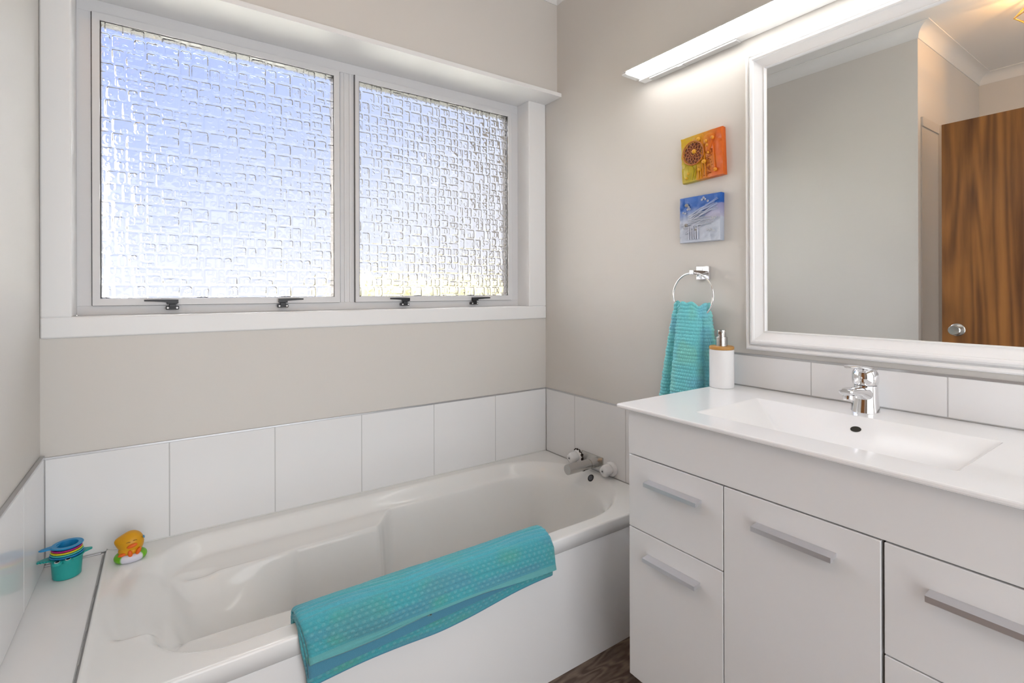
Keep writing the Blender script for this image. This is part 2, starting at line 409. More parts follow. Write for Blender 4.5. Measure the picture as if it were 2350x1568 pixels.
# casing boards with reveals
rbox(bm, XL+.0005, .0035, y0, y1, WZ0-.0605, WZ0)
rbox(bm, XL+.0005, WX0, y0+.0003, y1, WZ0-.002, WZ1+.002)
rbox(bm, WX1, .0035, y0+.0003, y1, WZ0-.002, WZ1+.002)
O('casing', bm, TRIM, win, angle=60)
bm = BM(); box(bm, XL+.0005, .0035, -.118, .11, WZ1, WZ1+.018, .0015)
O('head_board', bm, TRIM, win)
# outer frame at y=.10
FY = .092
bm = BM()
FR = .030
box(bm, WX0, WX1, FY, FY+.05, WZ0, WZ0+.0285, .0015); box(bm, WX0, WX1, FY, FY+.05, 2.057, WZ1, .0015)
box(bm, WX0, -1.6915, FY, FY+.05, WZ0+.0283, 2.0572, .0008); box(bm, -.132, WX1, FY, FY+.05, WZ0+.0283, 2.0572, .0008)
O('window_frame', bm, ALU, win)
bm = BM(); box(bm, -.9440, -.8860, FY+.002, FY+.05, WZ0+.02, 2.07, .0015)
for x in (-.9255, -.905): box(bm, x-.004, x+.004, FY-.0008, FY+.01, WZ0+.0285, 2.057, .0015)
O('mullion', bm, ALU, win)

def pane_relief(name, x0, x1, z0, z1, parent, seed, res=.0018):
    nx = int((x1-x0)/res); nz = int((z1-z0)/res)
    X = np.linspace(x0, x1, nx); Z = np.linspace(z0, z1, nz)
    per = .26; U = ((X - WX0) % per); V = ((Z - WZ0) % per)
    UU, VV = np.meshgrid(U, V, indexing='ij')
    r = random.Random(seed); rects = []
    def split(a, b, c, d, depth):
        w_, h_ = b-a, d-c
        if depth == 0 or (w_ < .045 and h_ < .040) or (w_ < .075 and h_ < .050 and r.random() < .5): rects.append((a, b, c, d)); return
        if w_/h_ > r.uniform(.8, 1.7):
            s = a + w_*r.uniform(.33, .67); split(a, s, c, d, depth-1); split(s, b, c, d, depth-1)
        else:
            s = c + h_*r.uniform(.36, .64); split(a, b, c, s, depth-1); split(a, b, s, d, depth-1)
    split(0, per, 0, per, 6)
    H = np.zeros_like(UU)
    def rr(cx, cy, hw, hh, rad):
        qx = np.abs(UU-cx)-(hw-rad); qy = np.abs(VV-cy)-(hh-rad)
        return np.minimum(np.maximum(qx, qy), 0)+np.hypot(np.maximum(qx, 0), np.maximum(qy, 0))-rad
    for a, b, c, d in rects:
        cx, cy, hw, hh = (a+b)/2, (c+d)/2, (b-a)/2-.0022, (d-c)/2-.0022
        if hw < .004 or hh < .004: continue
        sd = rr(cx, cy, hw, hh, min(.006, hw*.6, hh*.6))
        plate = sstep(.0012, -.0034, sd)*.0023
        tiltx, tilty = r.uniform(-.06, .06), r.uniform(-.06, .06); fold = r.uniform(-.0014, .0014)
        plate = plate + np.where(sd < 0, (UU-cx)*tiltx+(VV-cy)*tilty+fold*np.abs(np.abs(UU-cx)/hw-np.abs(VV-cy)/hh), 0)*sstep(0, -.004, sd)
        # inner arch / ring strokes
        for q in range(r.choice((1, 1, 2, 2, 3))):
            ex, ey = r.uniform(a+.006, b-.006), r.uniform(c+.006, d-.006); ew = r.uniform(.005, .010); eh = ew*r.uniform(.9, 2.2)
            if r.random() < .3: ew, eh = eh, ew
            s2 = rr(ex, ey, ew, eh, min(ew, eh)*.95)
            plate = plate + np.where(sd < .001, np.exp(-(np.abs(s2)/.0015)**2)*.0013*r.choice((1, 1, -1)), 0)
        H += plate
    H += .00012*noise2(H.shape, (60, 60), seed)
    P = np.zeros((nx, nz, 3)); P[..., 0] = X[:, None]; P[..., 2] = Z[None]; P[..., 1] = FY-.002-H*1.0
    return grid(name, P[:, ::-1], GLASS, parent)
def sash(x0, x1, gx0, gx1, seed):
    z0, z1 = 1.1595, 2.0560; g0, g1 = 1.1815, 2.0335
    bm = BM(); ya, yb = FY-.012, FY+.03
    box(bm, x0, x1, ya, yb, z0, g0, .0015); box(bm, x0, x1, ya, yb, g1, z1, .0015)
    box(bm, x0, gx0, ya, yb, g0-.003, g1+.003, .0015); box(bm, gx1, x1, ya, yb, g0-.003, g1+.003, .0015)
    s = O('sash', bm, ALU, win)
    bm = BM(); t_ = .0026   # black glazing gasket
    box(bm, gx0, gx0+t_, ya+.005, yb, g0, g1); box(bm, gx1-t_*.6, gx1, ya+.005, yb, g0, g1); box(bm, gx0, gx1, ya+.006, yb, g1-.0018, g1)
    box(bm, gx0, gx1, ya+.006, yb, g0, g0+.0008)
    O('gasket', bm, BLACK, s)
    pane_relief('glass_pane', gx0+.001, gx1-.001, g0, g1, s, seed)
    # black strips painted in for the shadow gap between sash and frame
    bm = BM(); gp = .0022
    box(bm, x0-gp, x0, FY-.0015, FY+.0, z0, z1+gp); box(bm, x1, x1+gp, FY-.0015, FY, z0, z1+gp); box(bm, x0, x1, FY-.0015, FY, z1, z1+gp)
    box(bm, x0, x1, FY-.0015, FY, z0-.001, z0)
    O('shadow_strip', bm, BLACK, s)
    return s
# on the sash plane y=.08 the measured x values move a little
sash(-1.6885, -.9490, -1.6695, -.9705, 5)
sash(-.8885, -.1400, -.8735, -.1615, 5)
def latch(x, dr, L_=.078, drop=0.):
    y = FY-.012
    b = BM()
    box(b, x-.018, x+.018, y-.002-.006, y+.012, 1.1445+drop, 1.1555+drop, .002)
    box(b, x-.009, x+.009, y-.010, y, 1.152+drop, 1.163+drop, .0015)
    lt = O('latch', b, BLACK, win)
    b = BM()
    xa, xb = x-dr*.016, x+dr*.012
    box(b, min(x-.016, x+.014), max(x-.016, x+.014), y-.017, y-.004, 1.162+drop, 1.171+drop, .002)
    # tapering lever
    rings = []
    for k in range(9):
        f = k/8; xx = x-dr*.016+dr*(L_+.012)*f; hh = .0062-.0035*f**.7; zz = 1.1705+drop+.004*f*(1-f)+.004*f; yy = y-.012-.010*f; th = .0055-.002*f
        rings.append([(xx, yy-th, zz-hh), (xx, yy+th, zz-hh), (xx, yy+th, zz+hh), (xx, yy-th, zz+hh)])
    loft(b, rings, True, True, True)
    O('lever', b, BLACK, lt)
    for s in (-1, 1):
        b = BM(); cyl(b, (x+s*.0125, y-.0095, 1.150+drop), (x+s*.0125, y-.0075, 1.150+drop), .0032, 16, bev=.0006)
        O('screw', b, WHITEPL, lt, label='pale screw cap')
latch(-1.487, -1); latch(-1.1546, 1, .07); latch(-.6846, -1, .075, -.002); latch(-.351, 1, .075, -.003)

# outside: ground, fence, hedge and eave, glimpsed only as blurred colour
bm = BM(); box(bm, -30, 30, .3, 60, -.6, -.5)
PALE_GROUND = mat('pale_ground', (.46, .45, .38), .9, bump=.5, bscale=8)  # ground lightened to bounce more daylight up to the window head
struct('ground', bm, PALE_GROUND, 'pale ground outside')
bm = BM()
for i in range(46):
    x = 1.2+i*.16; h = .55+.22*math.sin(i*1.3)+.12*math.sin(i*.7+1)
    ball(bm, (x, 6.4+.5*math.sin(i*2.1), .5), .32, .42, .72+h*.35, 14, 9, fn=lambda p: p*(1+.13*math.sin(p.x*9+p.z*11)*math.cos(p.y*10)))
o = O('hedge', bm, mat('dry_hedge', (.30, .27, .14), .9, bump=.8, bscale=20)); tag(o, 'dry olive hedge blurred behind the lower right of the obscure window', 'hedge')
bm = BM(); box(bm, -3.2, .6, .16, .50, 2.42, 2.50); box(bm, -3.2, .6, .49, .52, 2.38, 2.54)
struct('trim_9', bm, mat('eave_board', (.22, .20, .18), .7), 'eave board outside above the window')
bm = BM(); box(bm, -3.1, -2.25, 2.2, 7.5, -.5, 3.4)
struct('wall_outside', bm, mat('neighbour_wall', (.34, .30, .25), .8, bump=.4, bscale=10), 'brown grey wall outside, left of the window')

# ================================================================== BATH
bx0, bx1, by0, by1 = -1.6505, -.0005, -.7005, -.0005
RIMZ = .437
bath = empty('bathtub', (-.825, -.35, FZ), 'white acrylic bath below the window with a towel over its edge', 'bathtub')
def bath_surface():
    xs_ = np.linspace(bx0, bx1, 330); ys_ = np.linspace(by0, by1, 200)
    X, Y = np.meshgrid(xs_, ys_, indexing='ij')
    def sdb(x0, x1, y0, y1, r):   # r: radius array
        cx, cy, hw, hh = (x0+x1)/2, (y0+y1)/2, (x1-x0)/2, (y1-y0)/2
        qx = np.abs(X-cx)-(hw-r); qy = np.abs(Y-cy)-(hh-r)
        return -(np.minimum(np.maximum(qx, qy), 0)+np.hypot(np.maximum(qx, 0), np.maximum(qy, 0))-r)
    rad = np.where(X > -.8, .30, .17)
    ox0, ox1, oy0, oy1 = -1.545, -.030, -.660, -.046
    d1 = sdb(ox0, ox1, oy0, oy1, rad)
    dep = .050*sstep(-.004, .042, d1)
    # head rest dip at the left end
    hy = sstep(-.512, -.485, Y)*sstep(-.105, -.18, Y)
    Xc = X-.035*((Y+.32)/.18)**2
    dip = hy*(.013*sstep(-1.648, -1.612, Xc)+.045*sstep(-1.605, -1.480, Xc)**1.3)*sstep(-1.25, -1.42, X)
    dep = np.maximum(dep, dip)
    # inner outline narrower beside the arm rests
    cy = (oy0+oy1)/2; hh = (oy1-oy0)/2-.045
    arm = .105*sstep(-.80, -.90, X)*sstep(-1.56, -1.46, X)
    dl = hh-arm-np.abs(Y-cy)
    d2 = np.minimum(d1-.045, dl)
    fx0, fx1, fy0, fy1 = -1.16, -.20, -.56, -.15
    df = np.hypot(np.maximum(np.maximum(fx0-X, X-fx1), 0), np.maximum(np.maximum(fy0-Y, Y-fy1), 0))
    t_ = np.where(d2 > 0, d2/(d2+df+1e-6), 0)
    f = 1-(1-t_)**1.35
    f = np.where(t_ < .15, f*(t_/.15)**.35*1.0, f)
    f = sstep(-.02, 1.0, t_)*.25 + .75*f
    f[t_ <= 0] = 0
    # gentle fall of arm-rest shelf
    dep = dep + .006*sstep(.045, .12, d1)*(d2 <= 0)
    D = .30
    dep = dep + D*f
    Z = RIMZ - dep
    # smooth a little to round the creases
    def blur(Z, n):
        for _ in range(n):
            Z2 = Z.copy(); Z2[1:-1, 1:-1] = (Z[1:-1, 1:-1]*2+Z[2:, 1:-1]+Z[:-2, 1:-1]+Z[1:-1, 2:]+Z[1:-1, :-2])/6; Z = Z2
        return Z
    Zs = blur(Z, 320); wgt = sstep(.012, .10, d2); Z = Z*(1-wgt)+Zs*wgt
    for _ in range(3):
        Z2 = Z.copy(); Z2[1:-1, 1:-1] = (Z[1:-1, 1:-1]*2+Z[2:, 1:-1]+Z[:-2, 1:-1]+Z[1:-1, 2:]+Z[1:-1, :-2])/6; Z = Z2
    return X, Y, Z
X, Y, Z = bath_surface()
# raised upstand at the ledge end, then rounded outer edge and lip
Z += .006*np.exp(-((X-bx0)/.010)**2)*(X < -1.6)
P = np.stack([X, Y, Z], -1)
# rounded front edge and down-turned lip
lip = []
for k in range(1, 9):
    a = PI/2*k/8; lip.append((0, by0-.012+.006-.006*math.sin(PI/2-a)*0-.006*(1-math.cos(a))*0-.006*math.sin(a), RIMZ-.006*(1-math.cos(a))))
lip.append((0, by0-.012, .394)); lip.append((0, by0-.004, .3925)); lip.append((0, by0+.02, .3925))
ext = np.stack([np.stack([P[:, 0, 0], np.full(len(P), q[1]), P[:, 0, 2]-RIMZ+q[2]], -1) for q in lip[::-1]], 1)
P = np.concatenate([ext, P], 1)
P[:, :, 1] += .006   # seat against the tiles
P[:, -1, 1] = by1
tub = grid('tub', P, ACRYL, bath)
s_ = tub.modifiers.new('thickness', 'SOLIDIFY'); s_.thickness = .004; s_.offset = -1
# overflow
ov = BM(); c = Vector((-.0440, -.3545, .4195)); nd = Vector((-.78, -.03, .62)).normalized()
cyl(ov, c-nd*.004, c+nd*.002, .0150, 28, bev=.0015)
of = O('overflow', ov, BLACK, bath, label='black ringed overflow')
ov = BM(); lathe(ov, [(.0100, .0021), (.0096, .0026), (.005, .0032), (.001, .0034)], c, nd, 24); O('overflow_cap', ov, mat('dark_chrome', (.12, .12, .13), .12, 1.), of)
ov = BM(); lathe(ov, [(.030, 0), (.030, .002), (.022, .004), (.001, .0045)], (-.32, -.352, RIMZ-.352), (0, 0, 1), 28); O('plug_hole', ov, CHROME, bath)
# panel under the lip
bm = BM(); box(bm, -1.7895, -.0005, -.7035, -.691, FZ, .3915, .001)
O('side_panel', bm, PANEL, bath)

# ---- bath spout and taps -------------------------------------------
sp_ = empty('bath_spout', (-.005, -.345, .478), 'brushed steel cylindrical spout over the end of the bath', 'tap')
bm = BM(); box(bm, -.006, -.0002, -.384, -.256, .449, .503, .001); O('wall_plate', bm, STEEL, sp_)
bm = BM(); cyl(bm, (-.005, -.352, .4785), (-.052, -.352, .4785), .0205, 36, bev=.0008)
O('spout_collar', bm, STEEL, sp_)
bm = BM(); cyl(bm, (-.0535, -.352, .4785), (-.172, -.352, .4785), .0205, 36, bev=.0012)
cyl(bm, (-.0515, -.352, .4785), (-.054, -.352, .4785), .0190, 36)
so = O('spout', bm, STEEL, sp_)
bm = BM(); cyl(bm, (-.088, -.3595, .4605), (-.088, -.3605, .4585), .006, 20); O('aerator', bm, DARK, so)
def wtap(name, y, z, lab, ring):
    t = empty(name, (-.001, y, z), lab, 'tap', 'white bath tap handles')
    bm = BM()
    lathe(bm, [(.030, 0), (.031, .004), (.030, .009), (.024, .014), (.020, .016)], (-.0005, y, z), (-1, 0, 0), 36)
    fl = O('flange', bm, WHITEPL, t)
    if ring:
        bm = BM()
        for i in range(22):
            a = -1.45+3.6*i/21; rr = .0300+.0010*math.sin(i*2.3)
            ball(bm, (-.007-.003*math.sin(i*1.9), y-rr*math.cos(a), z+rr*math.sin(a)), .0040, .0034, .0042, 8, 6)
        O('old_sealant', bm, mat('dark_old_sealant', (.02, .012, .008), .8), t, label='dark crumbling sealant ring')
    bm = BM()
    prof = [(.017, .012), (.020, .016), (.0225, .024), (.0235, .036), (.022, .047), (.0185, .053), (.010, .0555), (.0095, .0550)]
    lathe(bm, prof, (-.0005, y, z), (-1, 0, 0), 48, flute=4, famp=.07)
    kb = O('handle', bm, WHITEPL, t, angle=60)
    bm = BM(); cyl(bm, (-.0550, y, z), (-.0568, y, z), .0062, 20, bev=.0005); cp = O('index_cap', bm, SATIN, kb)
    bm = BM(); cyl(bm, (-.0567, y, z), (-.0573, y, z), .0032, 16); O('index_dot', bm, BLACK, kb)
wtap('bath_tap', -.232, .471, 'white bath tap handle beside the corner, with a dark crumbling ring around it', True)
wtap('bath_tap', -.434, .472, 'white bath tap handle nearest the vanity with a clean white flange', False)

# ================================================================== VANITY
VY0, VY1 = -.945, -1.845
CT0, CT1 = .887, .899
van = empty('vanity_cabinet', (-.25, -1.395, FZ), 'white lacquered vanity cabinet with three columns of doors and drawers', 'cabinet')
bm = BM()
box(bm, -.472, .003, -.985, -.969, .165, CT0-.0003); box(bm, -.472, .003, -1.820, -1.804, .165, CT0-.0003); box(bm, -.472, .003, -1.804, -.985, .165, .181)
box(bm, -.008, .003, -1.804, -.985, .181, CT0-.0003); box(bm, -.472, -.458, -1.804, -.985, .77, CT0-.0003)
O('carcass', bm, CAB, van)
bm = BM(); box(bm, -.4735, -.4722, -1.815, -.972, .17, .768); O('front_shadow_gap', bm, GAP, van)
bm = BM(); box(bm, -.44, .0, -1.80, -.985, FZ, .165); box(bm, -.452, -.44, -.997, -.985, FZ, .165); box(bm, -.452, -.44, -1.03, -1.002, FZ, .165)
O('plinth', bm, CAB, van)
bm = BM(); box(bm, -.490, -.4735, -1.820, -.969, .7695, CT0-.0003, .0012); O('fascia', bm, CAB, van)
def hand(par, y0, z):
    """bar handle with a sloping top, y0 = end nearest the bath"""
    y1_ = y0-.152; fx = -.490; d = .024
    sec = [(fx-.004, .0065), (fx-d, .0045), (fx-d, -.0055), (fx-d+.010, -.0055), (fx-d+.010, -.002), (fx-.004, -.002), (fx, -.002), (fx, .0065)]
    bm = BM()
    loft(bm, [[(x, yy, z+h) for x, h in sec] for yy in (y0, y1_)], True, True, True)
    bmesh.ops.recalc_face_normals(bm, faces=bm.faces)
    O('handle', bm, SATIN, par, smooth=False, label='satin metal bar handle')
def front(kind, ya, yb, z0, z1, hy, hz):
    g = .0012
    bm = BM(); box(bm, -.490, -.4737, yb+g, ya-g, z0+g, z1-g, .0016, 3)
    p = O(kind, bm, CAB, van)
    if hz: hand(p, hy, hz)
front('drawer', -.969, -1.2445, .576, .7675, -1.038, .7105)
front('door', -.969, -1.2445, .181, .576, -1.034, .5185)
front('door', -1.2445, -1.5440, .181, .7675, -1.321, .7090)
front('drawer', -1.5465, -1.820, .573, .7675, -1.6106, .7095)
front('drawer', -1.5465, -1.820, .377, .573, -1.6106, .513)
front('drawer', -1.5465, -1.820, .181, .377, -1.6106, .317)

# worktop with moulded basin
bas = empty('washbasin', (-.25, -1.395, CT0), 'glossy white countertop with a moulded rectangular basin', 'basin')
bm = BM()
cx0, cx1 = -.512, .0025
ix0_, ix1_ = -.424, -.142
rings = [rrect(ix0_-.01, ix1_+.01, -1.64, -1.118, .004, CT0), rrect(cx0+.006, cx1, VY1+.004, VY0-.004, .004, CT0), rrect(cx0+.0015, cx1, VY1+.001, VY0-.001, .004, CT0+.002),
         rrect(cx0, cx1, VY1, VY0, .004, CT0+.005), rrect(cx0, cx1, VY1, VY0, .004, CT1-.003),
         rrect(cx0+.001, cx1, VY1+.001, VY0-.001, .004, CT1-.001), rrect(cx0+.003, cx1, VY1+.003, VY0-.003, .004, CT1)]
ix0, ix1, iy0, iy1 = -.424, -.142, -1.630, -1.128
def basin_ring(t, z, r):
    # t 0..1 from rim rectangle to floor rectangle
    f = (-.370, -.300, -1.555, -1.310); q = (ix0, ix1, iy0, iy1)
    a = [q[i]*(1-t)+f[i]*t for i in range(4)]
    return rrect(a[0], a[1], a[2], a[3], r, z)
rings += [basin_ring(-.02, CT1, .008), basin_ring(.0, CT1-.0005, .006), basin_ring(.02, CT1-.002, .006)]
for k in range(1, 7):
    f = k/6; rings.append(basin_ring(.02+.88*f, CT1-.002-.0851*f, .006+.008*f))
rings += [basin_ring(.95, CT1-.0905, .015), basin_ring(1.0, CT1-.092, .02)]
loft(bm, rings, True, False, True)
bmesh.ops.recalc_face_normals(bm, faces=bm.faces)
O('basin', bm, CERAM, bas, angle=25)
# overflow hole in the back slope and waste
sl = Vector((.073*.80+.0, 0, .072)); 
nb = Vector((-.072, 0, .0584)).normalized()
c = Vector((-.1635, -1.381, .873))
def basin_back(z):   # x of the back slope at height z
    f = (CT1-.0075-z)/.080; tt = .06+.80*f; return ix1*(1-tt)+(-.300)*tt
nb = Vector((-.0967, 0, .158)).normalized(); c = Vector((-.18067, -1.3864, .87527))+nb*.0004
bm = BM(); lathe(bm, [(.0125, .0002), (.0122, .0009), (.0112, .0006), (.0108, -.001), (.001, -.0015)], c, nb, 28, sq=.85); O('overflow_rim', bm, CERAM, bas)
bm = BM(); lathe(bm, [(.0111, .0004), (.0109, .0008), (.001, .0006)], c, nb, 28, sq=.85); O('overflow_hole', bm, DARK, bas, label='dark round overflow hole')
bm = BM(); lathe(bm, [(.026, 0), (.026, .002), (.018, .003), (.001, .001)], (-.335, -1.43, CT1-.092), (0, 0, 1), 28); O('waste', bm, CHROME, bas)

# ---- basin mixer tap -------------------------------------------------
tp = empty('basin_tap', (-.0715, -1.366, CT1), 'chrome single lever mixer tap at the back of the basin', 'tap')
tx, ty = -.0715, -1.366
def ell_ring(cx, cy, z, rx, ry, n=36, tilt=0.):
    return [(cx+rx*math.cos(2*PI*i/n), cy+ry*math.sin(2*PI*i/n), z+tilt*rx*math.cos(2*PI*i/n)) for i in range(n)]
bm = BM()
rg = [(0, .0310), (.001, .0315), (.003, .0312), (.020, .0290), (.040, .0272), (.060, .0262), (.066, .0258)]
loft(bm, [ell_ring(tx-.002+.004*h/.066, ty, CT1+h, r, r*.98) for h, r in rg], True, True, True)
body = O('body', bm, CHROME, tp)
bm = BM()   # spout: swells out of the body towards the basin
path = [(-.066, .040, .0225, .022), (-.085, .044, .0215, .0185), (-.108, .0510, .0200, .0135), (-.132, .0570, .0190, .0105), (-.156, .0600, .0180, .0092), (-.173, .0605, .0172, .0086), (-.182, .0605, .0150, .0080), (-.185, .0605, .011, .0065)]
rings = []
for x, h, wy, hz in path:
    rings.append([(x, ty+wy*math.copysign(abs(math.cos(a))**.8, math.cos(a)), CT1+h+hz*math.copysign(abs(math.sin(a))**.8, math.sin(a))) for a in [2*PI*i/28 for i in range(28)]])
loft(bm, rings, True, True, True); bmesh.ops.recalc_face_normals(bm, faces=bm.faces)
spt = O('spout', bm, CHROME, tp)
bm = BM(); cyl(bm, (-.166, ty, CT1+.052), (-.1665, ty, CT1+.040), .0125, 28, bev=.001); O('aerator', bm, CHROME, spt)
bm = BM(); cyl(bm, (tx, ty, CT1+.0655), (tx, ty, CT1+.068), .0235, 32); O('collar', bm, BLACK, tp)
bm = BM()
rg = [(.068, .0262), (.070, .0275), (.076, .0285), (.084, .0290), (.092, .0285), (.100, .0255), (.105, .0215), (.109, .0150), (.111, .006)]
loft(bm, [ell_ring(tx-.001, ty, CT1+h, r, r, tilt=(-.10 if h > .08 else 0)) for h, r in rg], True, True, True)
cap_ = O('cartridge_cap', bm, CHROME, tp)
bm = BM()
rings = []
for k in range(10):
    f = k/9; x = tx+.018-.118*f; h = .103+.010*math.sin(f*PI*.6)+.006*f; wy = .020-.003*f-.010*max(0, f-.85)/.15; hz = .0058-.0035*f
    rings.append([(x, ty+wy*math.copysign(abs(math.cos(a))**.6, math.cos(a)), CT1+h+hz*math.sin(a)) for a in [2*PI*i/24 for i in range(24)]])
loft(bm, rings, True, True, True); bmesh.ops.recalc_face_normals(bm, faces=bm.faces)
O('lever', bm, CHROME, cap_)
bm = BM(); cyl(bm, (tx-.028, ty, CT1+.086), (tx-.031, ty, CT1+.0855), .0042, 18, bev=.0006); O('index_button', bm, CHROME, cap_)

# ---- soap dispenser --------------------------------------------------
sx_, sy_ = -.074, -.9745
sd_ = empty('soap_dispenser', (sx_, sy_, CT1), 'white cylindrical soap pump with a bamboo collar on the countertop corner', 'soap dispenser')
bm = BM(); lathe(bm, [(.034, 0), (.0358, .0015), (.0362, .004), (.0362, .116), (.0355, .118), (.034, .1185)], (sx_, sy_, CT1), (0, 0, 1), 48); O('body', bm, SOAPW, sd_)
bm = BM(); lathe(bm, [(.035, .1187), (.0362, .120), (.0365, .124), (.0360, .1275), (.034, .129)], (sx_, sy_, CT1), (0, 0, 1), 48); O('collar', bm, WOODL, sd_)
bm = BM(); lathe(bm, [(.0172, .129), (.0172, .156), (.0165, .1572), (.0135, .1575)], (sx_, sy_, CT1), (0, 0, 1), 36)
pc = O('pump', bm, STEEL, sd_)
bm = BM(); lathe(bm, [(.0128, .157), (.0128, .176), (.0122, .1785), (.010, .1795)], (sx_, sy_, CT1), (0, 0, 1), 36)
cyl(bm, (sx_-.006, sy_-.004, CT1+.1735), (sx_-.030, sy_-.014, CT1+.1715), .0048, 20)
O('pump_head', bm, STEEL, pc)

# ---- mirror ----------------------------------------------------------
my0, my1, mz0, mz1 = -1.024, -1.940, 1.019, 1.932
mir = empty('wall_mirror', (0, -1.48, mz0), 'large mirror in a white moulded frame above the basin', 'mirror')
prof = [(0, .0035), (0, -.018), (.0015, -.0225), (.005, -.0260), (.009, -.0270), (.0125, -.0255), (.0135, -.0210), (.0165, -.0200), (.0175, -.0270), (.0200, -.0330), (.0245, -.0375), (.0290, -.0385), (.0325, -.0365),
        (.0335, -.0310), (.0355, -.0300), (.042, -.0250), (.050, -.0200), (.0550, -.0178), (.0560, -.0195), (.0585, -.0200), (.0597, -.0170), (.0600, -.0105)]
bm = BM()
cor = lambda q, x: [(x, my0-q, mz0+q), (x, my1+q, mz0+q), (x, my1+q, mz1-q), (x, my0-q, mz1-q)]
loft(bm, [cor(q, x) for q, x in prof], True, False, False); bmesh.ops.recalc_face_normals(bm, faces=bm.faces)
for e in bm.edges:
    a, b = e.verts
    # mitre edges stay sharp
fr_ = O('frame', bm, TRIM, mir, angle=24)
for e in fr_.data.edges: pass
bm = BM(); box(bm, -.0118, .003, my1+.058, my0-.058, mz0+.058, mz1-.058); 
O('mirror_glass', bm, MIRROR, mir, smooth=False)

# ---- strip light -------------------------------------------------------
lt = empty('strip_light', (-.02, -1.21, 2.0), 'long white tube light batten on the wall above the mirror', 'light')
LY0, LY1 = -.598, -1.815
bm = BM()
sec = [(-.034, 1.999), (-.036, 1.9980), (-.106, 1.9980), (-.111, 1.9995), (-.1125, 2.003), (-.109, 2.008), (-.034, 2.024)]
loft(bm, [[(x, y, z) for x, z in sec] for y in (LY0-.018, LY1+.018)], True, True, True); bmesh.ops.recalc_face_normals(bm, faces=bm.faces)
DIFF = mat('lit_diffuser', (.9, .9, .9), .4, emit=(1., .985, .955), est=3.2)
O('diffuser', bm, DIFF, lt)
bm = BM(); box(bm, -.034, .003, LY1+.004, LY0-.010, 1.992, 2.030, .0015)
loft(bm, [[(-.110, y, 2.0088), (-.1095, y, 2.0105), (-.034, y, 2.0265), (-.034, y, 2.0248)] for y in (LY0-.001, LY1+.001)], True, True, True); bmesh.ops.recalc_face_normals(bm, faces=bm.faces)
O('batten', bm, TRIM, lt)
for ya, yb in ((LY0, LY0-.018), (LY1+.018, LY1)):
    bm = BM()
    loft(bm, [[(x*1.0-(.001 if x < -.1 else 0), y, z-(.001 if z < 2.01 else -.001)) for x, z in sec] for y in (ya, yb)], True, True, True); bmesh.ops.recalc_face_normals(bm, faces=bm.faces)
    O('end_cap', bm, mat('translucent_cap', (.72, .72, .72), .3), lt)
bm = BM(); box(bm, -.030, -.004, -1.00, -.655, 1.986, 1.992, .001); box(bm, -.030, -.008, -.80, -.78, 1.984, 1.987)
O('mounting_bracket', bm, mat('grey_bracket', (.5, .5, .5), .4), lt)

# ---- towel ring and hand towel ------------------------------------------
trg = empty('towel_ring', (0, -.864, 1.262), 'chrome towel ring on a square plate above the hand towel', 'towel ring')
bm = BM(); box(bm, -.010, .0035, -.888, -.839, 1.239, 1.283, .0015); O('wall_plate', bm, CHROME, trg)
bm = BM(); box(bm, -.042, -.008, -.857+.0, -.843, 1.2545, 1.270, .001); O('arm', bm, CHROME, trg)
bm = BM(); box(bm, -.0525, -.040, -.8575, -.8425, 1.2555, 1.2695, .001); O('clasp', bm, CHROME, trg)
bm = BM(); rc = (-.0465, -.8505, 1.1835); RR = .0775
tube(bm, [(rc[0], rc[1]+RR*math.sin(2*PI*i/72), rc[2]+RR*math.cos(2*PI*i/72)) for i in range(72)], .0032, 14, closed=True); O('ring', bm, CHROME, trg)

def dye(shape, seed, base=(.10, .50, .56), alt=(.10, .46, .40), alt2=(.13, .42, .58)):
    a = sstep(-.2, 1.2, noise2(shape, (9, 6), seed))[..., None]; b = sstep(0, 1.2, noise2(shape, (6, 8), seed+1))[..., None]
    c_ = np.array(base)[None, None]*(1-a)+np.array(alt)[None, None]*a
    return c_*(1-b*.7)+np.array(alt2)[None, None]*b*.7

